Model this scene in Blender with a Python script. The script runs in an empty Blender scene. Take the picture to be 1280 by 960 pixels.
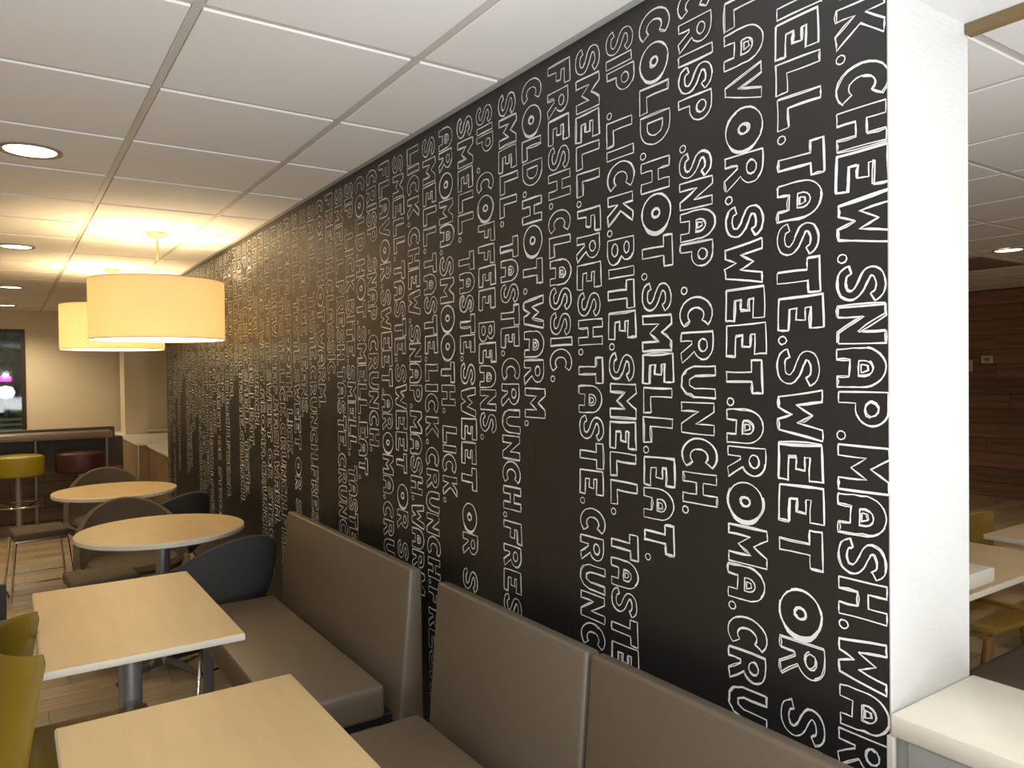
import bpy, bmesh, math, random
from mathutils import Matrix, Vector
random.seed(7)
SC = bpy.context.scene
COL = SC.collection
# ------------------------------------------------------------------ camera
FPX, YAW, PITCH, ROLL = 936.98, 0.5935, -0.0150, -0.0120
cam_data = bpy.data.cameras.new('camera'); cam = bpy.data.objects.new('camera', cam_data); COL.objects.link(cam)
fw = Vector((math.sin(YAW)*math.cos(PITCH), math.cos(YAW)*math.cos(PITCH), math.sin(PITCH)))
rt = Vector((math.cos(YAW), -math.sin(YAW), 0)); up = rt.cross(fw)
r2 = rt*math.cos(ROLL)+up*math.sin(ROLL); u2 = -rt*math.sin(ROLL)+up*math.cos(ROLL)
M = Matrix((r2, u2, -fw)).transposed().to_4x4(); M.translation = Vector((-1.318, 0, 1.53))
cam.matrix_world = M
cam_data.sensor_fit = 'HORIZONTAL'; cam_data.sensor_width = 36.0; cam_data.lens = FPX/1280*36
cam_data.clip_start = 0.02; cam_data.clip_end = 200
SC.camera = cam
# ------------------------------------------------------------------ world, exposure, fill light, flash
w = bpy.data.worlds.new('dusk'); SC.world = w; w.use_nodes = True
w.node_tree.nodes['Background'].inputs[0].default_value = (0.46, 0.50, 0.48, 1)
w.node_tree.nodes['Background'].inputs[1].default_value = 0.30
vs = SC.view_settings
vs.view_transform = 'Standard'; vs.look = 'None'; vs.gamma = 1.0; vs.use_curve_mapping = False
vs.exposure = 0.0
SC.cycles.use_denoising = True
SC.cycles.sample_clamp_indirect = 4.0
SC.cycles.max_bounces = 8
def area_light(name, loc, rot, sx, sy, power, col):
    L = bpy.data.lights.new(name, 'AREA'); L.shape = 'RECTANGLE'; L.size = sx; L.size_y = sy
    L.energy = power; L.color = col
    o = bpy.data.objects.new(name, L); COL.objects.link(o); o.location = loc; o.rotation_euler = rot
    return o
# added cool fill uplight behind the camera, brightens the near ceiling
area_light('near_fill_uplight', (-0.45, -1.25, 0.70), (math.radians(154), 0, math.radians(4)), 2.4, 1.3, 155, (0.90, 0.95, 1.0))
# light of the camera's own flash
FL = bpy.data.lights.new('camera_flash', 'AREA'); FL.shape = 'DISK'; FL.size = 0.10; FL.energy = 12; FL.color = (0.94, 0.97, 1.0)
fo = bpy.data.objects.new('camera_flash', FL); COL.objects.link(fo); fo.matrix_world = M.copy(); fo.location = Vector((-1.33, -0.05, 1.62))

# ------------------------------------------------------------------ materials
def s2l(c): return tuple(((v/255)/12.92 if v/255 <= .04045 else ((v/255+.055)/1.055)**2.4) for v in c)
def mat(name, rgb, rough=.5, metal=0., bump=0., bscale=50., var=0., vscale=8., spec=.5, coat=0., stretch=(1,1,1), bdist=.01):
    m = bpy.data.materials.new(name); m.use_nodes = True
    nt = m.node_tree; b = nt.nodes['Principled BSDF']
    c = s2l(rgb); b.inputs['Base Color'].default_value = (*c, 1)
    b.inputs['Roughness'].default_value = rough; b.inputs['Metallic'].default_value = metal
    b.inputs['Specular IOR Level'].default_value = spec; b.inputs['Coat Weight'].default_value = coat
    tc = nt.nodes.new('ShaderNodeTexCoord'); mp = nt.nodes.new('ShaderNodeMapping'); mp.inputs['Scale'].default_value = stretch
    nt.links.new(tc.outputs['Object'], mp.inputs['Vector'])
    if var:
        n = nt.nodes.new('ShaderNodeTexNoise'); n.inputs['Scale'].default_value = vscale; n.inputs['Detail'].default_value = 5
        nt.links.new(mp.outputs[0], n.inputs['Vector'])
        r = nt.nodes.new('ShaderNodeValToRGB')
        r.color_ramp.elements[0].position = .3; r.color_ramp.elements[1].position = .7
        r.color_ramp.elements[0].color = (*[v*(1-var) for v in c], 1); r.color_ramp.elements[1].color = (*[min(1, v*(1+var)) for v in c], 1)
        nt.links.new(n.outputs['Fac'], r.inputs[0]); nt.links.new(r.outputs[0], b.inputs['Base Color'])
    if bump:
        n = nt.nodes.new('ShaderNodeTexNoise'); n.inputs['Scale'].default_value = bscale; n.inputs['Detail'].default_value = 4
        nt.links.new(mp.outputs[0], n.inputs['Vector'])
        bp = nt.nodes.new('ShaderNodeBump'); bp.inputs['Strength'].default_value = bump; bp.inputs['Distance'].default_value = bdist
        nt.links.new(n.outputs['Fac'], bp.inputs['Height']); nt.links.new(bp.outputs[0], b.inputs['Normal'])
    return m
def emit(name, rgb, k):
    m = bpy.data.materials.new(name); m.use_nodes = True; b = m.node_tree.nodes['Principled BSDF']
    c = s2l(rgb); b.inputs['Base Color'].default_value = (*c, 1)
    b.inputs['Emission Color'].default_value = (*c, 1); b.inputs['Emission Strength'].default_value = k
    return m
def wood(name, rgb, rough=.5, axis=0, var=.35, scale=3.0):
    st = [9, 9, 9]; st[axis] = .8
    return mat(name, rgb, rough, var=var, vscale=scale, stretch=tuple(st), bump=.05, bscale=20)
MT = dict(
    paint = mat('cream_wall_paint', (232, 216, 182), .75, bump=.05, bscale=200),
    paint_side = mat('beige_wall_paint', (196, 182, 156), .8),
    white_vinyl = mat('white_textured_wall_vinyl', (192, 191, 188), .55, bump=.35, bscale=22, stretch=(1, 1, 5), bdist=.004),
    mural = mat('black_mural_print', (31, 30, 29), .45, spec=.75, bump=.04, bscale=300),
    ink = mat('white_mural_ink', (242, 242, 240), .5, var=.15, vscale=9),
    tile = mat('ceiling_tile_board', (240, 237, 233), .9, bump=.12, bscale=260, bdist=.002),
    tee = mat('ceiling_grid_metal', (205, 200, 192), .55),
    moulding = mat('grey_edge_moulding', (176, 176, 174), .5),
    capw = mat('cream_quartz_cap', (236, 228, 212), .3, var=.05, vscale=6),
    edge = mat('pale_edge_band', (226, 220, 206), .4),
    concrete = mat('grey_concrete_laminate', (168, 167, 162), .6, var=.14, vscale=5, bump=.05),
    browncl = mat('brown_wall_cladding', (142, 116, 88), .6, var=.1, vscale=4),
    top = mat('maple_laminate', (221, 191, 143), .32, var=.05, vscale=3, stretch=(6, 1, 1)),
    vinyl = mat('taupe_vinyl', (110, 98, 83), .42, bump=.10, bscale=180, var=.05, vscale=3, bdist=.002),
    steel = mat('satin_steel', (158, 160, 164), .36, metal=.6),
    greymetal = mat('grey_powder_coat', (120, 121, 124), .45, metal=.6),
    chrome = mat('chrome', (225, 222, 220), .12, metal=1.),
    darkfab = mat('charcoal_fabric', (62, 63, 65), .85, bump=.2, bscale=400, bdist=.002),
    brownfab = mat('brown_tweed_fabric', (92, 80, 66), .85, bump=.25, bscale=300, bdist=.002),
    yellow = mat('mustard_plastic', (134, 110, 30), .35),
    ochre = mat('ochre_seat', (150, 116, 52), .45),
    olive = mat('olive_yellow_vinyl', (158, 140, 26), .5),
    maroon = mat('maroon_vinyl', (62, 24, 25), .5),
    darkpanel = mat('dark_brown_laminate', (72, 60, 50), .5),
    bartop = mat('grey_brown_bar_laminate', (128, 112, 96), .3, var=.12, vscale=4),
    black = mat('black_metal', (22, 22, 23), .5),
    frame = mat('dark_bronze_frame', (58, 38, 28), .45),
    brownstrip = mat('brown_header_track', (112, 92, 62), .5),
    beechwood = wood('beech_wood', (160, 122, 70), .45, 2, .15),
    plastic = mat('cream_plastic', (222, 208, 178), .4),
    lampwhite = mat('cream_lamp_metal', (186, 160, 118), .5),
    hedge = mat('hedge_leaves', (60, 78, 44), .8, var=.5, vscale=3),
    road = mat('asphalt', (110, 112, 112), .9, var=.15),
    white = mat('white_paint', (225, 225, 222), .6),
    ruffloor = mat('floor_screed', (150, 128, 98), .6, var=.12, vscale=2),
    vent = mat('vent_grey_brown', (150, 128, 108), .6),
    dl = emit('downlight_lens', (255, 236, 206), 6.0),
    diffuser = emit('pendant_diffuser', (255, 232, 180), 3.2),
)
FLW = [wood('floor_plank_wood_%s' % n, c, .38, 0, .12) for n, c in (('tan', (180, 158, 124)), ('pale', (190, 169, 136)), ('grey', (166, 148, 118)))]
KNW = [wood('knee_plank_wood_%s' % n, c, .55, 0, .25, 2.0) for n, c in (('brown', (116, 94, 76)), ('dark', (104, 84, 68)))]
WLW = [wood('wall_plank_wood_%s' % n, c, .55, 1, .35, 2.0) for n, c in (('brown', (134, 100, 76)), ('dark', (120, 90, 70)), ('red', (142, 102, 76)))]
# translucent drum shade
m = bpy.data.materials.new('linen_lampshade'); m.use_nodes = True; nt = m.node_tree; nt.nodes.clear()
o_ = nt.nodes.new('ShaderNodeOutputMaterial'); d_ = nt.nodes.new('ShaderNodeBsdfDiffuse'); t_ = nt.nodes.new('ShaderNodeBsdfTranslucent'); x_ = nt.nodes.new('ShaderNodeMixShader')
d_.inputs[0].default_value = (.86, .78, .62, 1); t_.inputs[0].default_value = (.93, .84, .66, 1); x_.inputs[0].default_value = .45
tc = nt.nodes.new('ShaderNodeTexCoord'); wv = nt.nodes.new('ShaderNodeTexNoise'); mp = nt.nodes.new('ShaderNodeMapping'); mp.inputs['Scale'].default_value = (1, 1, 40)
bp = nt.nodes.new('ShaderNodeBump'); bp.inputs['Strength'].default_value = .15; bp.inputs['Distance'].default_value = .002; wv.inputs['Scale'].default_value = 8
nt.links.new(tc.outputs['Object'], mp.inputs[0]); nt.links.new(mp.outputs[0], wv.inputs['Vector']); nt.links.new(wv.outputs['Fac'], bp.inputs['Height']); nt.links.new(bp.outputs[0], d_.inputs['Normal'])
nt.links.new(d_.outputs[0], x_.inputs[1]); nt.links.new(t_.outputs[0], x_.inputs[2]); nt.links.new(x_.outputs[0], o_.inputs[0]); MT['shade'] = m
# window glass
m = bpy.data.materials.new('window_glass'); m.use_nodes = True; b = m.node_tree.nodes['Principled BSDF']
b.inputs['Base Color'].default_value = (.9, .95, .93, 1); b.inputs['Roughness'].default_value = .03; b.inputs['Transmission Weight'].default_value = 1; b.inputs['IOR'].default_value = 1.45; MT['glass'] = m

# ------------------------------------------------------------------ mesh helpers
class MB:
    def __init__(s): s.v = []; s.f = []
    def add(s, vs, fs):
        n = len(s.v); s.v += [tuple(v) for v in vs]; s.f += [tuple(i+n for i in f) for f in fs]
    def box(s, a, b):
        x0, y0, z0 = a; x1, y1, z1 = b
        s.add([(x0,y0,z0),(x1,y0,z0),(x1,y1,z0),(x0,y1,z0),(x0,y0,z1),(x1,y0,z1),(x1,y1,z1),(x0,y1,z1)],
              [(0,3,2,1),(4,5,6,7),(0,1,5,4),(1,2,6,5),(2,3,7,6),(3,0,4,7)]); return s
    def rbox(s, a, b, r=.01, seg=2):
        bm = bmesh.new(); bmesh.ops.create_cube(bm, size=1)
        for v in bm.verts:
            v.co = Vector([(a[i]+b[i])/2 + v.co[i]*(b[i]-a[i]) for i in range(3)])
        bmesh.ops.bevel(bm, geom=bm.edges[:], offset=r, segments=seg, profile=.5, affect='EDGES')
        s.frombm(bm); return s
    def frombm(s, bm):
        bm.verts.ensure_lookup_table(); s.add([v.co[:] for v in bm.verts], [[v.index for v in f.verts] for f in bm.faces]); bm.free()
    def prism(s, prof, axis, a, b, r=0., seg=2):
        # prof: 2D points, extruded along axis (0,1,2)
        bm = bmesh.new()
        def P(p, t):
            if axis == 0: return (t, p[0], p[1])
            if axis == 1: return (p[0], t, p[1])
            return (p[0], p[1], t)
        A = [bm.verts.new(P(p, a)) for p in prof]; B = [bm.verts.new(P(p, b)) for p in prof]; n = len(prof)
        bm.faces.new(A); bm.faces.new(B[::-1])
        for i in range(n): bm.faces.new((A[i], B[i], B[(i+1) % n], A[(i+1) % n]))
        bmesh.ops.recalc_face_normals(bm, faces=bm.faces[:])
        if r: bmesh.ops.bevel(bm, geom=bm.edges[:], offset=r, segments=seg, profile=.5, affect='EDGES')
        bm.verts.index_update(); s.frombm(bm); return s
    def lathe(s, prof, c=(0, 0, 0), n=32):
        vs = []; fs = []; k = len(prof)
        for i in range(n):
            a = 2*math.pi*i/n
            for r, z in prof: vs.append((c[0]+r*math.cos(a), c[1]+r*math.sin(a), c[2]+z))
        for i in range(n):
            j = (i+1) % n
            for q in range(k-1):
                fs.append((i*k+q, j*k+q, j*k+q+1, i*k+q+1))
        s.add(vs, fs); return s
    def tube(s, pts, r, n=10, closed=False):
        pts = [Vector(p) for p in pts]; N = len(pts); rings = []
        ref = Vector((0, 0, 1))
        for i, p in enumerate(pts):
            if closed: d = pts[(i+1) % N]-pts[i-1]
            else: d = pts[min(i+1, N-1)]-pts[max(i-1, 0)]
            d.normalize()
            rr = ref if abs(d.dot(ref)) < .95 else Vector((1, 0, 0))
            a = d.cross(rr).normalized(); b = a.cross(d)
            rad = r[i] if isinstance(r, (list, tuple)) else r
            rings.append([p+a*rad*math.cos(2*math.pi*k/n)+b*rad*math.sin(2*math.pi*k/n) for k in range(n)])
        vs = [v for R_ in rings for v in R_]; fs = []
        for i in range(N if closed else N-1):
            j = (i+1) % N
            for k in range(n): fs.append((i*n+k, i*n+(k+1) % n, j*n+(k+1) % n, j*n+k))
        if not closed: fs += [tuple(range(n))[::-1], tuple((N-1)*n+k for k in range(n))]
        s.add(vs, fs); return s
    def mesh(s, name, m, smooth=False, recalc=True):
        me = bpy.data.meshes.new(name); me.from_pydata(s.v, [], s.f)
        if recalc:
            bm = bmesh.new(); bm.from_mesh(me); bmesh.ops.recalc_face_normals(bm, faces=bm.faces[:]); bm.to_mesh(me); bm.free()
        me.materials.append(m)
        if smooth:
            me.polygons.foreach_set('use_smooth', [True]*len(me.polygons)); me.set_sharp_from_angle(angle=math.radians(38))
        me.update(); return me
    def build(s, name, m, parent=None, smooth=False, loc=None, recalc=True):
        return link(name, s.mesh(name, m, smooth, recalc), parent, loc)
def link(name, me, parent=None, loc=None, rz=0):
    o = bpy.data.objects.new(name, me); COL.objects.link(o)
    if parent is not None: o.parent = parent
    if loc is not None: o.location = loc
    if rz: o.rotation_euler = (0, 0, rz)
    return o
def thing(name, label, cat, loc=(0, 0, 0), rz=0, group=None):
    o = bpy.data.objects.new(name, None); COL.objects.link(o); o.location = loc; o.rotation_euler = (0, 0, rz); o.empty_display_size = .1
    return tag(o, label, cat, group)
def tag(o, label, cat, group=None):
    o['label'] = label; o['category'] = cat
    if group: o['group'] = group
    return o
def struct(o): o['kind'] = 'structure'; return o
def dup(root, loc, rz, label, group=None):
    r = root.copy(); COL.objects.link(r); r.location = loc; r.rotation_euler = (0, 0, rz); r['label'] = label
    if group: r['group'] = group
    def rec(src, dst):
        for ch in src.children:
            c = ch.copy(); COL.objects.link(c); c.parent = dst; rec(ch, c)
    rec(root, r); return r

H = 2.443
PI = math.pi
XL, YN, YF, XR = -4.2, -2.5, 12.0, 8.3
Y0W, Y1W, TW = 0.74, 8.05, 0.28
# ------------------------------------------------------------------ floor
fl = struct(MB().box((XL, YN, -.12), (XR, YF, -.006)).build('floor', MT['ruffloor']))
PW, PL = .152, .92
pmeshes = [MB().box((0, 0, -.006), (PL-.004, PW-.004, 0)).mesh('floor_plank', mm) for mm in FLW]
rest = [MB(), MB(), MB()]
cnt = 0
for r in range(int((YF-YN)/PW)):
    y = YN+r*PW; off = random.random()*PL
    x = XL-off
    while x < XR:
        x0, x1 = max(x, XL), min(x+PL-.004, XR)
        if x1-x0 > .05:
            k = random.randrange(3)
            if 2.6 < y < 7.6 and -1.9 < x and x+PL < 0.1 and cnt < 290:
                cnt += 1; link('floor_plank', pmeshes[k], fl, (x, y, 0))
            elif (x0 > -2.9 or y > 1):
                rest[k].box((x0, y, -.006), (x1, y+PW-.004, 0))
        x += PL
for k in range(3):
    o = rest[k].build('floor_planking', FLW[k], fl); o['kind'] = 'stuff'
# ------------------------------------------------------------------ ceiling
ce = struct(MB().box((XL, YN, H+.012), (XR, YF, H+.1)).build('ceiling', MT['tile']))
SX, SY = .598, .6213
xs = [-.313-SX*i for i in range(0, 8)]; xs = [x for x in xs if x > XL]
ys = [1.958+SY*i for i in range(-8, 18)]; ys = [y for y in ys if YN < y < YF]
tees = MB(); G = .012
for x in xs: tees.box((x-G, YN, H), (x+G, YF, H+.012))
for y in ys: tees.box((XL, y-G, H+.0009), (0, y+G, H+.012))
tees.build('ceiling_grid', MT['tee'], ce)
fx = [1.34+.62*i for i in range(-1, 12)]; fy = [1.0+.625*i for i in range(-5, 18)]
t2 = MB()
for x in fx: t2.box((x-G, YN, H), (x+G, YF, H+.012))
for y in fy: t2.box((TW, y-G, H+.0009), (XR, y+G, H+.012))
t2.build('ceiling_grid', MT['tee'], ce)
def tilebox(mb, x0, x1, y0, y1): mb.rbox((x0, y0, H-.0045), (x1, y1, H+.012), .0025, 1)
tcache = {}
resttile = MB(); ntile = 0
def lay(xb, yb, near):
    global ntile
    for i in range(len(xb)-1):
        for j in range(len(yb)-1):
            x0, x1 = sorted((xb[i], xb[i+1])); y0, y1 = yb[j], yb[j+1]
            if x1-x0 < .06 or y1-y0 < .06: continue
            g = G+.002
            if near(x0, x1, y0, y1):
                w_, d_ = x1-x0-2*g, y1-y0-2*g
                key = (round(w_, 3), round(d_, 3))
                if key not in tcache:
                    mb = MB(); tilebox(mb, 0, w_, 0, d_); tcache[key] = mb.mesh('ceiling_tile', MT['tile'])
                link('ceiling_tile', tcache[key], ce, (x0+g, y0+g, 0)); ntile += 1
            else: resttile.box((x0+g, y0+g, H-.0045), (x1-g, y1-g, H+.012))
lay([-.012]+xs+[XL], [YN]+ys+[YF], lambda a, b, c, d: a > -2.2 and d > 1.0 and c > 0.5 or False)
lay([TW]+fx+[XR], [YN]+fy+[YF], lambda a, b, c, d: (d > a*.3+.3) and (c < a*.62+.9) and d > .8)
resttile.build('ceiling_tiling', MT['tile'], ce)['kind'] = 'stuff'
# ------------------------------------------------------------------ walls
wr = struct(MB().box((0.0, Y0W, 0), (TW, Y1W, H+.01)).build('wall_right', MT['paint']))
# white vinyl on the near end of the wall and on the header's underside
struct(MB().rbox((-.004, Y0W-.006, .885), (TW+.004, Y0W, 2.215), .002, 1).build('trim_1', MT['white_vinyl']))
struct(MB().rbox((0, YN, 2.21), (TW-.004, Y0W-.004, H+.01), .002, 1).build('wall_header', MT['white_vinyl']))
struct(MB().box((TW-.012, YN, 2.188), (TW+.012, Y0W-.008, 2.212)).build('trim_2', MT['brownstrip']))
struct(MB().box((-.024, Y0W, H-.003), (.0, Y1W, H+.004)).build('trim_3', MT['moulding']))
struct(MB().box((XL, YN-.1, 0), (XR, YN, H+.1)).build('wall_near', MT['paint_side']))
struct(MB().box((XL-.1, YN, 0), (XL, YF, H+.1)).build('wall_left', MT['paint_side']))
# far wall with window opening x -2.6..-1.07 , z .70..2.17
WX0, WX1, WZ0, WZ1 = -2.7, -1.10, .72, 2.19
fwb = MB().box((XL, YF, 0), (WX0, YF+.12, H+.1)).box((WX1, YF, 0), (XR, YF+.12, H+.1)).box((WX0, YF, 0), (WX1, YF+.12, WZ0)).box((WX0, YF, WZ1), (WX1, YF+.12, H+.1))
struct(fwb.build('wall_far', MT['paint']))
wi = MB()
FWD = .05
wi.box((WX0, YF-.02, WZ0), (WX0+FWD, YF+.1, WZ1)); wi.box((WX1-FWD, YF-.02, WZ0), (WX1, YF+.1, WZ1))
wi.box((WX0+FWD, YF-.02, WZ1-FWD), (WX1-FWD, YF+.1, WZ1)); wi.box((WX0+FWD, YF-.02, WZ0), (WX1-FWD, YF+.1, WZ0+FWD))
wi = struct(wi.build('window_1', MT['frame']))
MB().box((WX0+FWD, YF+.04, WZ0+FWD), (WX1-FWD, YF+.048, WZ1-FWD)).build('pane', MT['glass'], wi)
# wood plank wall of the far room
ww = struct(MB().box((XR, YN, 0), (XR+.1, YF, H+.1)).build('wall_wood', MT['darkpanel']))
PH = .1735
wl = MB(); wpm = [MB().rbox((-.014, 0, 0), (0, 1.196, PH-.004), .003, 1).mesh('wall_plank', mm) for mm in WLW]
for r in range(14):
    y = YN - random.random()*1.2
    z = r*PH
    while y < YF-1.2:
        hh = min(PH, H-.01-z)
        if y > YN and hh > PH-.01:
            link('wall_plank', random.choice(wpm), ww, (XR, y, z))
        y += 1.2
# ------------------------------------------------------------------ mural
PANELX = -.003
mural = thing('wall_mural', 'black wall mural covered in vertical rows of white hand-drawn food words above the benches', 'mural', (0, Y0W, 0))
seams = [Y0W, 1.826, 3.651, 5.476, 7.301, Y1W]
for i in range(5):
    MB().box((PANELX, seams[i]-Y0W+.0006, .0), (0, seams[i+1]-Y0W-.0006, H-.004)).build('mural_panel', MT['mural'], mural)
# hand-drawn outline alphabet, unit cap height
def arc(cx, cy, rx, ry, a0, a1, n=10):
    return [(cx+rx*math.cos(math.radians(a0+(a1-a0)*i/n)), cy+ry*math.sin(math.radians(a0+(a1-a0)*i/n))) for i in range(n+1)]
def spine(pts, hw):
    # smooth the spine, return outline
    P = []
    q = [pts[0]]+pts+[pts[-1]]
    for i in range(1, len(q)-2):
        for k in range(3):
            t = k/3; p0, p1, p2, p3 = q[i-1], q[i], q[i+1], q[i+2]
            P.append(tuple(.5*((2*p1[d])+(-p0[d]+p2[d])*t+(2*p0[d]-5*p1[d]+4*p2[d]-p3[d])*t*t+(-p0[d]+3*p1[d]-3*p2[d]+p3[d])*t**3) for d in (0, 1)))
    P.append(pts[-1]); L = []; R_ = []
    for i, p in enumerate(P):
        a = P[max(i-1, 0)]; b = P[min(i+1, len(P)-1)]
        dx, dy = b[0]-a[0], b[1]-a[1]; l = math.hypot(dx, dy) or 1
        L.append((p[0]-dy/l*hw, p[1]+dx/l*hw)); R_.append((p[0]+dy/l*hw, p[1]-dx/l*hw))
    return L+R_[::-1]
GL = {
 'A': (.80, [[(0,0),(-.02,.35)]+arc(.39,.55,.41,.47,170,10,12)+[(.80,.35),(.8,0),(.58,0),(.58,.26),(.24,.28),(.22,0)],
             [(.25,.47)]+arc(.41,.56,.17,.20,170,10,6)+[(.57,.46)], [(.33,.52),(.35,.64),(.45,.66),(.50,.52)]]),
 'B': (.72, [[(0,0),(0,1)]+arc(.36,.77,.26,.24,85,-60,7)+arc(.38,.27,.33,.28,60,-85,8), arc(.28,.74,.16,.10,0,340,8), arc(.30,.29,.18,.12,0,340,8)]),
 'C': (.76, [arc(.42,.5,.42,.52,48,312,16)+arc(.45,.5,.19,.26,-48,-312,12)]),
 'D': (.78, [[(0,0),(0,1),(.32,1)]+arc(.34,.5,.42,.5,85,-85,12)+[(.3,0)], [(.2,.24),(.2,.77),(.34,.77)]+arc(.34,.5,.2,.26,75,-75,6)+[(.32,.24)]]),
 'E': (.74, [[(0,0),(-.02,1),(.70,1.02),(.70,.72),(.24,.74),(.25,.62),(.52,.62),(.5,.40),(.25,.42),(.26,.24),(.74,.22),(.72,-.02)]]),
 'F': (.72, [[(0,0),(0,1),(.70,1.02),(.68,.76),(.24,.76),(.24,.62),(.54,.60),(.52,.38),(.24,.40),(.22,0)]]),
 'G': (.80, [arc(.42,.5,.42,.52,48,290,16)+[(.72,.08),(.76,.48),(.44,.48),(.44,.34),(.56,.32)]+arc(.44,.5,.19,.26,-70,-312,12)]),
 'H': (.76, [[(0,0),(0,1),(.24,1),(.24,.62),(.52,.62),(.52,1),(.76,1),(.76,0),(.52,0),(.52,.4),(.24,.4),(.24,0)]]),
 'I': (.26, [[(0,0),(0,1),(.25,1.01),(.25,0)]]),
 'K': (.76, [[(0,0),(0,1),(.23,1),(.24,.62),(.5,1),(.74,.98),(.42,.52),(.76,.0),(.5,-.02),(.24,.40),(.23,0)]]),
 'L': (.66, [[(0,0),(.02,1),(.25,1),(.24,.25),(.64,.27),(.66,0)]]),
 'M': (.92, [[(0,0),(.02,1),(.24,1.02),(.46,.66),(.68,1),(.92,1),(.92,0),(.68,0),(.68,.58),(.46,.26),(.24,.58),(.22,0)]]),
 'N': (.78, [[(0,0),(0,1),(.22,1),(.54,.44),(.54,1),(.78,1),(.76,0),(.54,0),(.22,.55),(.22,0)]]),
 'O': (.96, [arc(.48,.5,.48,.5,0,345,22), arc(.47,.5,.13,.15,0,330,9), arc(.47,.5,.10,.12,20,350,9)]),
 'P': (.70, [[(0,0),(0,1)]+arc(.34,.68,.35,.33,85,-85,10)+[(.23,.36),(.22,0)], arc(.34,.69,.16,.14,-160,180,9)]),
 'R': (.76, [[(0,0),(0,1)]+arc(.33,.70,.35,.31,85,-65,9)+[(.76,.02),(.52,-.02),(.30,.34),(.23,.34),(.22,0)], arc(.33,.70,.16,.13,-160,180,9)]),
 'S': (.72, [spine([(.66,.74),(.56,.87),(.36,.90),(.17,.82),(.14,.66),(.30,.55),(.48,.46),(.60,.32),(.54,.15),(.34,.09),(.14,.14),(.07,.28)], .092)]),
 'T': (.76, [[(.26,0),(.27,.72),(0,.72),(0,1),(.76,1.02),(.76,.74),(.50,.73),(.50,0)]]),
 'U': (.78, [[(0,1),(0,.36),(.08,.13),(.24,.0),(.5,-.02),(.68,.12),(.76,.36),(.78,1),(.55,1),(.54,.40),(.46,.24),(.32,.24),(.24,.40),(.23,1)]]),
 'V': (.80, [[(0,1),(.24,1),(.41,.36),(.57,1),(.8,1),(.5,0),(.3,0)]]),
 'W': (1.0, [[(0,1),(.23,1),(.31,.42),(.50,.78),(.66,.42),(.78,1),(1.0,1),(.82,0),(.60,-.02),(.49,.32),(.36,0),(.14,0)]]),
 '.': (.20, [arc(.10,.10,.085,.10,0,340,8)]),
}
RK = 0
def ribbon(mb, pts, wd):
    # pts in (y,z) wall coordinates
    n = len(pts)
    L = []
    global RK; RK = (RK+1) % 64; XO = PANELX-.0004-RK*.00003      # pen strokes lie over one another
    for i, p in enumerate(pts):
        a = pts[max(i-1, 0)]; b = pts[min(i+1, n-1)]
        dx, dy = b[0]-a[0], b[1]-a[1]; l = math.hypot(dx, dy) or 1e-6
        ww_ = wd*random.uniform(.7, 1.25)*.5
        L.append((XO, p[0]-dy/l*ww_, p[1]+dx/l*ww_)); L.append((XO, p[0]+dy/l*ww_, p[1]-dx/l*ww_))
    mb.add(L, [(2*i, 2*i+1, 2*i+3, 2*i+2) for i in range(n-1)])
def sketch(mb, poly, ox, oz, sw, sh, wd, amp, partial, shift):
    # poly in letter coordinates; local x runs down the wall (-z), local y towards the camera (-y)
    pts = poly+[poly[0]]
    if partial:
        k = random.randrange(len(poly)); m_ = max(3, int(len(poly)*random.uniform(.55, .95)))
        pts = [poly[(k+i) % len(poly)] for i in range(m_+1)]
    out = []
    jx, jy = random.uniform(-shift, shift), random.uniform(-shift, shift)
    for a, b in zip(pts[:-1], pts[1:]):
        l = math.hypot(b[0]-a[0], b[1]-a[1]); n = 1 if l < .2 else (2 if l < .5 else 3)
        ex = random.gauss(0, amp); ey = random.gauss(0, amp)
        for k in range(n):
            t = k/n
            bow = math.sin(math.pi*t)
            out.append((a[0]+(b[0]-a[0])*t+jx+ex*(bow+.4), a[1]+(b[1]-a[1])*t+jy+ey*(bow+.4)))
    out.append((pts[-1][0]+jx, pts[-1][1]+jy))
    ribbon(mb, [(-(p[1]*sh)+ox, oz-p[0]*sw) for p in out], wd)
GAP = .10
def advance(ch): return (.40 if ch == ' ' else GL[ch][0]+GAP)
def layout(text):
    xs_ = []; x = 0
    for ch in text: xs_.append(x); x += advance(ch)
    return xs_, x
# columns, right to left: text, anchors (char index of a dot or start -> z)
TOP = 2.405
COLS = [
 ('LICK.CHEW.SNAP.MASH.WARM.', [2.112, 1.738, 1.405, 1.045, .66]),
 ('SMELL.TASTE.SWEET OR STRONG.', [1.996, 1.590, .31]),
 ('FLAVOR.SWEET.AROMA.CRUNCH.', [1.900, 1.461, 1.015, .52]),
 ('CRISP .SNAP .CRUNCH.', [2.047, 1.718, 1.205]),
 ('COLD.HOT.SMELL.EAT.', [2.060, 1.764, 1.335, 1.070]),
 ('SIP .LICK.BITE.SMELL. TASTE.', [2.195, 1.890, 1.595, 1.164, .74]),
 ('SMELL.FRESH.TASTE.CRUNCH.', [1.990, 1.585, 1.176, .68]),
 ('FRESH.CLASSIC.', [2.009, 1.512]),
 ('COLD.HOT.WARM.', [2.070, 1.777, 1.376]),
 ('SMELL. TASTE.CRUNCH.FRESH.', [2.002, 1.594, 1.079, .66]),
 ('SIP .COFFEE BEANS.', [2.204, 1.318]),
 ('SMELL. TASTE.SWEET OR STRONG.', [1.993, 1.582, .31]),
 ('AROMA.SMOOTH. LICK.', [1.968, 1.396, 1.072]),
 ('SMELL.TASTE.LICK.CRUNCH.FRESH.', [1.991, 1.586, 1.274, .745, .312]),
]
YC = [.788, .920, 1.053, 1.187, 1.315, 1.440, 1.567, 1.695, 1.828, 1.955, 2.090, 2.217, 2.355, 2.482]
CAP = .098
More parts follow.
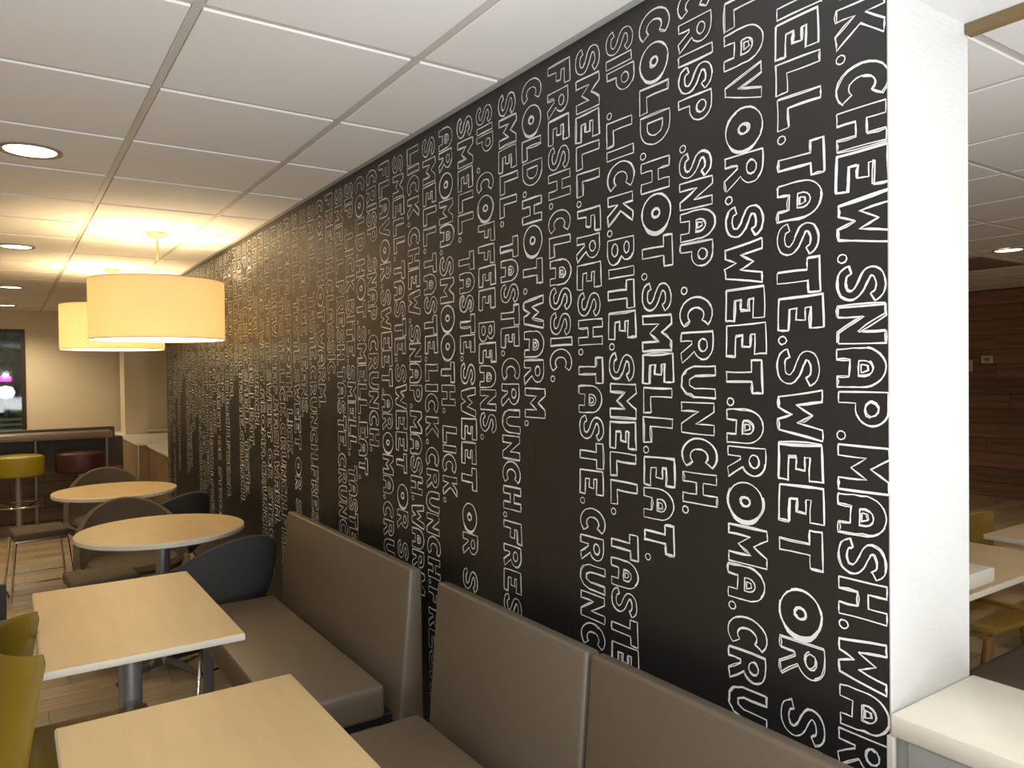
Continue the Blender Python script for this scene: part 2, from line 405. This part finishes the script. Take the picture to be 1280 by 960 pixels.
for rep in range(4):
    for ci, (text, zs) in enumerate(COLS):
        yc = YC[ci]+rep*1.8253
        if yc+CAP/2 > Y1W-.01: continue
        xl, total = layout(text)
        dots = [i for i, ch in enumerate(text) if ch == '.']
        ax = [0.0]+[xl[i]+.1 for i in dots]; az = [TOP]+zs
        mb = MB()
        for i, ch in enumerate(text):
            if ch == ' ': continue
            x = xl[i]
            s_ = max(k for k in range(len(ax)-1) if ax[k] <= x+1e-6) if x < ax[-1] else len(ax)-2
            sc_ = (az[s_]-az[s_+1])/(ax[s_+1]-ax[s_])
            z = az[s_]-(x-ax[s_])*sc_
            hh = CAP*random.uniform(.95, 1.03)*(.95 if ch == '.' else 1)
            sw = sc_ if ch != '.' else CAP
            oy = (yc-Y0W)+CAP/2+random.uniform(-.002, .002)
            wd = .0028+random.uniform(-.0004, .0006)
            det = rep < 3
            bold = ch in 'OEWMT' 
            for pi, poly in enumerate(GL[ch][1]):
                sketch(mb, poly, oy, z, sw, hh, wd, .006, False, .004)
                if det and ch != '.': sketch(mb, poly, oy, z, sw, hh, wd*.9, .012, True, .028)
                if det and bold and pi == 0: sketch(mb, poly, oy, z, sw, hh, wd*.9, .010, True, .024)
            if ch == 'O':   # shaded lower rim
                for q in range(5 if det else 2):
                    sketch(mb, arc(.48, .5, .50-.018*q, .51-.015*q, -62+4*q, 40-5*q, 9), oy, z, sw, hh, wd, .003, False, .0) if False else \
                    ribbon(mb, [(-(p[1]*hh)+oy, z-p[0]*sw) for p in arc(.48, .5, .49+.012*q, .50+.008*q, -58+5*q, 52-6*q, 9)], wd)
        mb.build('lettering_row', MT['ink'], mural, recalc=False)
# ------------------------------------------------------------------ half walls and caps at the near opening
hw = struct(MB().box((.006, YN, 0), (TW-.006, Y0W-.004, .868)).build('wall_half', MT['concrete']))
for k in range(3):
    MB().rbox((-.006, Y0W-.03-(k+1)*1.0, .01), (.006, Y0W-.034-k*1.0, .866), .002, 1).build('cladding_panel', MT['concrete'], hw)
struct(MB().rbox((-.012, Y0W-.012, .0), (.0, Y0W+.0, .868), .001, 1).build('trim_4', MT['edge']))
tag(MB().rbox((-.012, YN+.01, .869), (TW+.012, Y0W-.007, .909), .004, 2).build('counter_cap', MT['capw'], smooth=True),
    'cream stone-look ledge on the half wall beside the white wall end', 'ledge')
# far half wall, block and column
hw2 = struct(MB().box((.006, Y1W, 0), (TW-.006, 9.38, .735)).build('wall_half_far', MT['browncl']))
tag(MB().rbox((-.01, Y1W+.005, .736), (TW, 9.37, .770), .004, 1).build('counter_cap', MT['capw']),
    'pale ledge on the low wall directly past the far end of the mural', 'ledge')
struct(MB().box((-.09, 9.40, 0), (.9, 11.6, .752)).build('wall_block', MT['browncl']))
tag(MB().rbox((-.11, 9.39, .753), (.92, 11.6, .788), .004, 1).build('counter_cap', MT['capw']),
    'pale ledge carrying the cream column in the far corner', 'ledge')
struct(MB().box((-.097, 9.393, 0), (-.087, 9.403, .752)).build('trim_5', MT['edge']))
struct(MB().box((-.05, 10.85, .789), (.215, 11.3, H-.008)).build('wall_column', MT['paint']))
# draped jacket-like dark shape on the ledge
# ------------------------------------------------------------------ bar counter and knee wall
kn = struct(MB().box((-3.4, 9.37, 0), (-.25, 9.49, .875)).box((-3.4, 9.37, .875), (-.33, 9.49, .985)).build('wall_knee', MT['darkpanel']))
for r in range(4):
    x = -3.4+(.0 if r % 2 else -.3)
    while x < -.27:
        x0, x1 = max(x, -3.4), min(x+.6, -.26)
        if x1-x0 > .05: MB().rbox((x0+.002, 9.358, .02+r*.135), (x1-.002, 9.37, .02+r*.135+.131), .002, 1).build('cladding_plank', random.choice(KNW), kn)
        x += .6
bc = thing('bar_counter', 'long grey-brown bar counter on steel posts under the window', 'counter', (-1.8, 9.1, 0))
MB().rbox((-1.5, -.12, .895), (1.41, .25, .962), .006, 2).build('counter_top', MT['bartop'], bc, smooth=True)
for x in (-1.2, -.3, .722, 1.375):
    MB().tube([(x, .12, 0), (x, .12, .897)], .017, 10).build('post', MT['steel'], bc, smooth=True)

# ------------------------------------------------------------------ lamps
def downlight(x, y, label, group, power=22, col=(1, .83, .60)):
    t = thing('downlight', label, 'downlight', (x, y, H-.0045), 0, group)
    MB().lathe([(.092, .0), (.112, -.001), (.113, -.006), (.104, -.009), (.092, -.004), (.092, .0)], n=28).build('trim_ring', MT['vent'], t, smooth=True)
    MB().lathe([(.0, -.003), (.0915, -.003), (.0915, .001), (0, .001)], n=28).build('lens', MT['dl'], t)
    L = bpy.data.lights.new('downlight_light', 'SPOT'); L.energy = power; L.color = col; L.spot_size = math.radians(150); L.spot_blend = .8; L.shadow_soft_size = .08
    o = bpy.data.objects.new('downlight_light', L); COL.objects.link(o); o.parent = t; o.location = (0, 0, -.02)
    return t
downlight(-1.222, 3.55, 'nearest round downlight, brightest and largest at the left edge', 'ceiling downlights by the left edge')
downlight(-1.245, 6.17, 'second round downlight from the camera, left of the drum pendant', 'ceiling downlights by the left edge')
downlight(-1.265, 8.92, 'third round downlight, in front of the far window wall', 'ceiling downlights by the left edge', 50)
downlight(-1.30, 11.15, 'smallest and farthest round downlight above the window', 'ceiling downlights by the left edge', 120)
downlight(5.156, 2.674, 'round downlight in the dim ceiling of the room beyond the opening', 'ceiling downlight beyond the opening', 60)
for p, q in (((-3.0, 3.5), 'nearest'), ((-3.0, 6.2), 'middle'), ((-3.0, 9.6), 'farthest')): downlight(p[0], p[1], q+' round downlight of the row past the left edge of the view', 'ceiling downlights out of view', 40)
for p, q in (((2.6, -.6), 'over the front of'), ((6.2, 6.0), 'by the plank wall of'), ((3.2, 6.0), 'behind the mural wall in')): downlight(p[0], p[1], 'round downlight '+q+' the far room, out of view', 'ceiling downlights out of view', 45)
def pendant(x, y, label):
    t = thing('pendant_lamp', label, 'pendant lamp', (x, y, H-.0045), 0, 'drum pendants over the round tables')
    zt, zb, R_ = 2.13-(H-.0045), 1.765-(H-.0045), .392
    MB().lathe([(0, 0), (.062, 0), (.064, -.006), (.05, -.022), (.022, -.036), (.008, -.04), (0, -.04)], n=24).build('canopy', MT['lampwhite'], t, smooth=True)
    MB().tube([(0, 0, -.035), (0, 0, -.17)], .006, 8).tube([(0, 0, -.16), (.012, 0, -.19), (.014, 0, zt-.02)], .003, 6).tube([(0, 0, -.16), (-.012, 0, -.19), (-.014, 0, zt-.02)], .003, 6).build('stem', MT['lampwhite'], t, smooth=True)
    MB().lathe([(R_, zb), (R_, zt), (R_-.003, zt), (R_-.003, zb), (R_, zb)], n=64).build('lamp_shade', MT['shade'], t, smooth=True)
    rg = MB()
    for z in (zt, zb): rg.lathe([(R_+.001, z-.002), (R_+.001, z+.002), (R_-.0035, z+.002), (R_-.0035, z-.002), (R_+.001, z-.002)], n=64)
    rg.build('shade_ring', MT['lampwhite'], t)
    MB().lathe([(0, zb-.001), (R_-.004, zb-.001), (R_-.004, zb+.004), (0, zb+.004)], n=64).build('diffuser', MT['diffuser'], t)
    sp = MB()
    for k in range(3):
        a = k*2.094; sp.tube([(0, 0, zt-.02), (math.cos(a)*(R_-.004), math.sin(a)*(R_-.004), zt-.012)], .003, 6)
    sp.build('spider', MT['lampwhite'], t)
    for k in range(2):
        a = k*math.pi+.5
        c = (math.cos(a)*.10, math.sin(a)*.10, zt-.15)
        MB().lathe([(0, -.055), (.02, -.05), (.03, -.025), (.026, .01), (.014, .035), (.014, .06), (0, .06)], c, 14).build('bulb', MT['plastic'], t, smooth=True)
        L = bpy.data.lights.new('bulb_light', 'POINT'); L.energy = 17; L.color = (1, .76, .44); L.shadow_soft_size = .05
        o = bpy.data.objects.new('bulb_light', L); COL.objects.link(o); o.parent = t; o.location = (math.cos(a)*.15, math.sin(a)*.15, zt-.12)
pendant(-.512, 5.183, 'nearer cream drum pendant lamp hanging beside the mural')
pendant(-.565, 7.10, 'farther cream drum pendant lamp, partly hidden behind the nearer one')

# ------------------------------------------------------------------ benches
def bench(y0, y1, label, gap=.03):
    yc = (y0+y1)/2; t = thing('bench', label, 'bench', (-.3, yc, 0), 0, 'taupe benches along the mural'); h = (y1-y0)/2
    MB().rbox((-.325, -h+gap, .335), (.055, h-gap, .452), .016, 3).build('seat', MT['vinyl'], t, smooth=True)
    MB().prism([(.092, .30), (.190, .30), (.188, .842), (.140, .850)], 1, -h, h, .011, 3).build('backrest', MT['vinyl'], t, smooth=True)
    fr = MB().rbox((-.26, -h+.06, .30), (.18, h-.06, .333), .004, 1); fr.build('seat_frame', MT['black'], t)
    for x in (-.27, .13):
        for y in (-h+.1, h-.1):
            MB().rbox((x-.02, y-.02, 0), (x+.02, y+.02, .30), .003, 1).build('leg', MT['greymetal'], t)
    return t
bench(2.37, 3.745, 'far taupe vinyl bench beside the table with the yellow chair')
bench(1.408, 2.17, 'short middle taupe vinyl bench between the far and the nearest bench')
bench(0.02, 1.394, 'nearest taupe vinyl bench at the bottom right of the mural')
# ------------------------------------------------------------------ square-cornered tables
def rtable(x0, x1, y0, y1, z, label, name='dining_table', th=.023, topm='top', group='rectangular dining tables'):
    xc, yc = (x0+x1)/2, (y0+y1)/2; a, b = (x1-x0)/2, (y1-y0)/2
    t = thing(name, label, 'table', (xc, yc, 0), 0, group)
    MB().rbox((-a, -b, z-th), (a, b, z-.0015), .004, 2).build('edge_band', MT['edge'], t, smooth=True)
    MB().rbox((-a+.003, -b+.003, z-.004), (a-.003, b-.003, z), .0012, 1).build('tabletop', MT[topm], t)
    MB().lathe([(0, z-th-.001), (.11, z-th-.001), (.11, z-th-.009), (.036, z-th-.012), (.036, .04), (0, .04)], n=28).build('column', MT['steel'], t, smooth=True)
    MB().lathe([(0, .045), (.05, .04), (.20, .016), (.215, .008), (.215, 0), (0, 0)], n=32).build('base', MT['greymetal'], t, smooth=True)
    return t
rtable(-1.255, -.722, 2.365, 3.268, .74, 'rectangular maple-top table with the yellow chair tucked in')
rtable(-1.243, -.705, 1.075, 1.975, .74, 'nearest rectangular maple-top table at the bottom of the picture')
def roundtable(x, y, r, label):
    t = thing('round_table', label, 'table', (x, y, 0), 0, 'round tables by the mural')
    z = .74
    MB().lathe([(0, z-.028), (r-.004, z-.028), (r, z-.024), (r, z-.005), (r-.004, z-.0015), (0, z-.0015)], n=64).build('edge_band', MT['edge'], t, smooth=True)
    MB().lathe([(0, z-.003), (r-.006, z-.003), (r-.006, z-.001), (r-.008, z), (0, z)], n=64).build('tabletop', MT['top'], t)
    MB().lathe([(0, z-.029), (.13, z-.029), (.13, z-.038), (.036, z-.04), (.036, .04), (0, .04)], n=28).build('column', MT['steel'], t, smooth=True)
    for k in range(4):
        c_, s_ = math.cos(k*PI/2+.5), math.sin(k*PI/2+.5)
        MB().tube([(c_*.03, s_*.03, .05), (c_*.15, s_*.15, .035), (c_*.27, s_*.27, .014)], [.024, .018, .012], 8).build('foot', MT['greymetal'], t, smooth=True)
roundtable(-.655, 4.275, .405, 'nearer round maple-top table in front of the brown tub chair')
roundtable(-.69, 5.955, .395, 'farther round maple-top table beneath the drum pendants')
# ------------------------------------------------------------------ tub chairs
def shell(mb, R0, R1, zs, zb, hfun, th=.022, n=48, sx=1., sy=1., pw=2.6):
    # closed bucket: bottom ring R0 at zb, rim R1 at hfun(angle); angle 0 = back (+y)
    vs = []; K = 8
    def sq(a, r):
        c, s = math.cos(a), math.sin(a); k = (abs(c)**pw+abs(s)**pw)**(-1/pw)
        return s*r*k*sx, c*r*k*sy
    prof_n = 0
    for i in range(n):
        a = 2*math.pi*i/n; h = hfun(a); col_ = []
        for k in range(K+1):                # outside, bottom to rim
            t = k/K; r = R0+(R1-R0)*math.sin(t*math.pi/2)**.8; z = zb+(h-zb)*(t**1.15)
            col_.append((*sq(a, r), z))
        col_.append((*sq(a, R1-th*.5), h+.008))
        for k in range(K+1):                # inside, rim to seat
            t = 1-k/K; r = (R0-.01)+(R1-th-R0+.01)*math.sin(t*math.pi/2)**.8; z = max(zb+.03, min(h, zb+.03+(h-zb-.03)*(t**1.15)))
            col_.append((*sq(a, r), z))
        prof_n = len(col_); vs += col_
    fs = []
    for i in range(n):
        j = (i+1) % n
        for k in range(prof_n-1): fs.append((i*prof_n+k, j*prof_n+k, j*prof_n+k+1, i*prof_n+k+1))
    fs.append(tuple(i*prof_n for i in range(n))[::-1]); fs.append(tuple(i*prof_n+prof_n-1 for i in range(n)))
    mb.add(vs, fs); return mb
def smooth(t): t = max(0, min(1, t)); return t*t*(3-2*t)
def tub(label, fab, loc, rz, top=.72):
    t = thing('tub_chair', label, 'chair', loc, rz, 'upholstered tub chairs at the round tables')
    def hf(a):
        d = abs((a+math.pi) % (2*math.pi)-math.pi)
        return .42+(top-.42)*max(0, math.cos(d))**.72 if d < PI/2 else .42-.03*smooth((d-PI/2)/.8)
    shell(MB(), .20, .315, .40, .29, hf, .035, 56, pw=2.1).build('shell', MT[fab], t, smooth=True)
    MB().lathe([(0, .32), (.235, .32), (.262, .35), (.262, .41), (.24, .437), (0, .445)], n=36).build('seat_cushion', MT[fab], t, smooth=True)
    for sx in (-1, 1):
        for sy in (-1, 1):
            MB().tube([(sx*.14, sy*.14, .30), (sx*.23, sy*.23, .01), (sx*.23, sy*.23, 0)], .009, 8).build('leg', MT['chrome'], t, smooth=True)
    for q in (-1, 1): MB().tube([(-.205, q*.205, .09), (.205, q*.205, .09)], .007, 8).build('stretcher', MT['chrome'], t, smooth=True)
    return t
tub('charcoal tub chair between the far bench and the nearer round table, its back to us', 'darkfab', (-.45, 4.09, 0), -2.8, .73)
tub('brown tub chair facing us from behind the nearer round table', 'brownfab', (-.70, 5.02, 0), .05, .765)
tub('brown tub chair facing us from behind the farther round table', 'brownfab', (-.66, 6.66, 0), 0, .79)
tub('dark tub chair in the shadow between the two round tables, beside the mural', 'darkfab', (-.44, 5.72, 0), -2.6, .735)
# ------------------------------------------------------------------ low chrome stools
def lowstool(label, loc, rz=0):
    t = thing('low_stool', label, 'stool', loc, rz, 'low chrome stools')
    MB().rbox((-.165, -.165, .405), (.165, .165, .458), .015, 3).build('seat', MT['brownfab'], t, smooth=True)
    MB().tube([(-.155, -.155, .395), (.155, -.155, .395), (.155, .155, .395), (-.155, .155, .395)], .009, 8, True).build('seat_frame', MT['chrome'], t, smooth=True)
    for sx in (-1, 1):
        for sy in (-1, 1):
            MB().tube([(sx*.155, sy*.155, .395), (sx*.195, sy*.195, 0)], .009, 8).build('leg', MT['chrome'], t, smooth=True)
    for sy in (-1, 1):
        MB().tube([(-.185, sy*.185, .11), (.185, sy*.185, .11)], .007, 8).build('footrail', MT['chrome'], t, smooth=True)
    for sx in (-1, 1):
        MB().tube([(sx*.193, -.193, .012), (sx*.193, .193, .012)], .007, 8).build('floor_rail', MT['chrome'], t, smooth=True)
    return t
s0 = lowstool('low chrome stool with brown seat, standing clear on the floor at left', (-1.145, 6.36, 0), .1)
dup(s0, (-.905, 4.67, 0), .08, 'low chrome stool with brown seat, under the nearer round table')
# ------------------------------------------------------------------ bar stools
def barstool(label, m_, loc):
    t = thing('bar_stool', label, 'bar stool', loc, 0, 'bar stools at the counter')
    MB().lathe([(0, .575), (.205, .575), (.222, .59), (.226, .74), (.214, .765), (.17, .777), (0, .78)], n=40).build('seat', MT[m_], t, smooth=True)
    MB().lathe([(0, .574), (.03, .574), (.03, .03), (0, .03)], n=18).build('post', MT['steel'], t, smooth=True)
    fr = MB().tube([(.225*math.cos(a*.3927), .225*math.sin(a*.3927), .29) for a in range(16)], .009, 8, True)
    fr.tube([(0, 0, .235), (.16, .158, .288)], .008, 6).tube([(0, 0, .235), (-.16, .158, .288)], .008, 6).tube([(0, 0, .235), (.16, -.158, .288)], .008, 6).tube([(0, 0, .235), (-.16, -.158, .288)], .008, 6)
    fr.build('foot_ring', MT['chrome'], t, smooth=True)
    MB().lathe([(0, .03), (.04, .028), (.19, .012), (.2, .0), (0, 0)], n=32).build('base', MT['steel'], t, smooth=True)
barstool('bar stool with a mustard-yellow drum seat at the bar counter', 'olive', (-1.236, 8.80, 0))
barstool('bar stool with a dark maroon drum seat at the bar counter', 'maroon', (-.705, 8.80, 0))
# ------------------------------------------------------------------ yellow chair
t = thing('shell_chair', 'mustard-yellow moulded chair tucked under the rectangular table at the left edge', 'chair', (-1.25, 2.545, 0), PI/2)
# local +y is the back -> world -x
def hfy(a):
    d = abs((a+PI) % (2*PI)-PI); return .44+(.795-.44)*(1-smooth((d-1.62)/.10))
yb = shell(MB(), .215, .228, .42, .385, hfy, .014, 96, 1.0, .55, 2.1)
yb.v = [(x, y+max(0, .795-z)*(.20 if z > .43 else .0)+(.073 if z <= .43 else 0), z) for x, y, z in yb.v]     # the wings lean back towards the seat
yb.build('shell', MT['yellow'], t, smooth=True)
MB().rbox((-.195, -.30, .432), (.195, .11, .452), .009, 2).build('seat', MT['yellow'], t, smooth=True)
for sx in (-1, 1):
    for sy in (-1, 1):
        MB().tube([(sx*.19, sy*.14+.03, .425), (sx*.20, sy*.18+.03, .25), (sx*.21, sy*.21+.03, 0)], [.032, .024, .015], 10).build('leg', MT['yellow'], t, smooth=True)
# ------------------------------------------------------------------ grey lounge chair at the left edge
t = thing('lounge_chair', 'grey lounge chair with a dark back panel, cut by the left edge', 'chair', (-1.56, 3.95, 0))
MB().rbox((-.26, -.28, .30), (.29, .12, .448), .012, 2).build('seat', mat('slate_grey_fabric', (112, 116, 120), .8), t, smooth=True)
MB().rbox((-.26, .125, .25), (.225, .16, .60), .008, 2).build('backrest', MT['darkfab'], t, smooth=True)
for sx in (-.22, .24):
    for sy in (-.24, .10): MB().rbox((sx-.015, sy-.015, 0), (sx+.015, sy+.015, .30), .002, 1).build('leg', MT['greymetal'], t)
# ------------------------------------------------------------------ far room furniture
rtable(.62, 1.246, 1.10, 1.75, .90, 'pale high table in the far room, nearest to the opening', 'high_table', .045, 'capw', 'tables in the far room')
rtable(1.40, 2.285, 1.262, 2.0, .74, 'maple-top table in the far room behind the pale high table', 'dining_table', .024, 'top', 'tables in the far room')
rtable(2.50, 3.4, 1.02, 1.690, .74, 'maple-top table at the right edge of the far room', 'dining_table', .024, 'top', 'tables in the far room')
def woodchair(label, loc, rz, back=True, seatm='ochre'):
    t = thing('wooden_chair', label, 'chair', loc, rz, 'wooden chairs in the far room')
    MB().prism([(-.19, -.17), (.19, -.17), (.21, 0), (.19, .19), (-.19, .19), (-.21, 0)], 2, .425, .455, .01, 2).build('seat', MT[seatm], t, smooth=True)
    for sx in (-1, 1):
        MB().tube([(sx*.165, -.145, .425), (sx*.19, -.18, 0)], [.021, .016], 8).build('leg', MT['beechwood'], t, smooth=True)
        MB().tube([(sx*.175, .25, 0), (sx*.17, .19, .42), (sx*.165, .22, .60 if back else .43)], [.016, .02, .016], 8).build('leg', MT['beechwood'], t, smooth=True)
    if back:
        pr = [(.19*math.sin(a), .20+.045*math.cos(a*1.3)) for a in [-1.0+.2*i for i in range(11)]]
        pr2 = [(x*.97, y-.022) for x, y in pr[::-1]]
        MB().prism(pr+pr2, 2, .58, .80).build('backrest', MT[seatm], t, smooth=True)
    return t
woodchair('yellow-seated wooden chair right under the near edge of the far-room maple table', (2.20, 1.62, 0), PI*.5, False)
woodchair('wooden chair with yellow back behind the far-room tables', (2.64, 1.58, 0), 0)
woodchair('brown wooden chair below the right-edge table in the far room', (3.75, 2.05, 0), PI*.9, False, 'beechwood')
t = thing('ottoman', 'dark brown rounded ottoman just beyond the half wall ledge', 'ottoman', (1.86, 1.09, 0))
MB().rbox((-.36, -.24, .30), (.36, .24, .45), .05, 4).build('seat', MT['brownfab'], t, smooth=True)
MB().rbox((-.31, -.19, .03), (.31, .19, .30), .01, 2).build('base', MT['black'], t)
# thermostat and switch plate on the plank wall
t = thing('thermostat', 'small cream thermostat box on the dark plank wall', 'thermostat', (XR-.0145, 4.19, 1.62))
MB().rbox((-.03, -.065, -.045), (0, .065, .045), .006, 2).build('case', MT['plastic'], t, smooth=True)
MB().box((-.032, -.03, -.02), (-.0302, .03, .02)).build('dial_plate', MT['vent'], t)
t = thing('switch_plate', 'pale switch plate beside the white wall edge, left of the thermostat', 'switch', (XR-.0145, 4.405, 1.55))
MB().rbox((-.008, -.05, -.07), (0, .05, .07), .003, 2).build('plate', MT['plastic'], t)
MB().box((-.012, -.012, -.025), (-.0082, .012, .025)).build('toggle', MT['lampwhite'], t)
# ceiling air vent in the far room
t = thing('air_vent', 'dull brown air grille in the far-room ceiling past the downlight', 'vent', (5.75, 3.2, H-.008))
MB().box((-.42, -.24, -.006), (.42, .24, .0)).build('frame', MT['vent'], t)
for k in range(7): MB().box((-.38, -.20+k*.06, -.012), (.38, -.17+k*.06, -.0065)).build('slat', MT['vent'], t)
# ------------------------------------------------------------------ outside the window
struct(MB().box((-14, YF+.3, -.3), (10, 40, -.2)).build('ground_outside', MT['road']))
def leafball(mb, x, y, z, r, k=.18):
    bm = bmesh.new(); bmesh.ops.create_icosphere(bm, subdivisions=1, radius=r)
    for v in bm.verts: v.co *= 1+random.uniform(-k, k); v.co += Vector((x, y, z))
    bm.verts.index_update(); mb.frombm(bm)
for n, (x, y) in enumerate(((-5.6, 23.6), (-1.3, 23.0), (3.0, 23.8))):
    tr = thing('tree', ('tree outside left of the far window view', 'dark tree filling the far window above the magenta sign', 'tree outside hidden right of the far window')[n], 'tree', (x, y, -.2))
    hb = MB()
    for i in range(150):
        a = random.uniform(0, 6.28); q = random.random()**.5*1.9; leafball(hb, q*math.cos(a), q*math.sin(a)*.6, random.uniform(1.7, 5.2), random.uniform(.22, .42))
    hb.build('foliage', MT['hedge'], tr)['kind'] = 'stuff'
    MB().tube([(0, 0, 0), (.05, 0, 1.2), (0, 0, 2.4)], [.16, .13, .1], 10).build('trunk', MT['beechwood'], tr, smooth=True)
back = thing('garden_wall', 'dark wall behind the trees outside', 'wall', (-2, 26, -.2))
MB().box((-8, 0, 0), (8, .3, 3.6)).build('wall_face', mat('dark_render', (70, 76, 66), .9, var=.3, vscale=1.5), back)
hd = MB()
for i in range(150): leafball(hd, random.uniform(-4, 2), random.uniform(16.6, 17.4), random.uniform(-.1, .98), random.uniform(.14, .26))
o = tag(hd.build('hedge', mat('bright_hedge_leaves', (120, 138, 60), .8, var=.4, vscale=3)), 'low green hedge outside below the street light', 'hedge')
tag(MB().rbox((-1.75, 20.0, 1.47), (-1.22, 20.06, 1.59), .02, 1).build('neon_sign', emit('magenta_neon', (255, 70, 205), 1.6)), 'glowing magenta sign seen through the far window', 'sign')
t = thing('street_light', 'white glaring light outside behind the far window', 'lamp', (-1.33, 19.4, -.2))
MB().lathe([(0, 1.30), (.12, 1.33), (.17, 1.43), (.12, 1.55), (0, 1.58)], n=18).build('globe', emit('street_lamp_globe', (255, 250, 245), 2.2), t, smooth=True)
MB().tube([(0, 0, 0), (0, 0, 1.31)], .03, 8).build('post', MT['steel'], t)
t = thing('railing', 'white railing outside, low behind the window glass', 'railing', (-1.6, 14, -.2))
for z in (.92, 1.0, 1.08): MB().box((-2.5, -.02, z), (2, .02, z+.035)).build('rail', MT['white'], t)
for x in (-2.4, -1.3, 1.9): MB().box((x-.03, -.02, 0), (x+.03, .02, .92)).build('post', MT['white'], t)
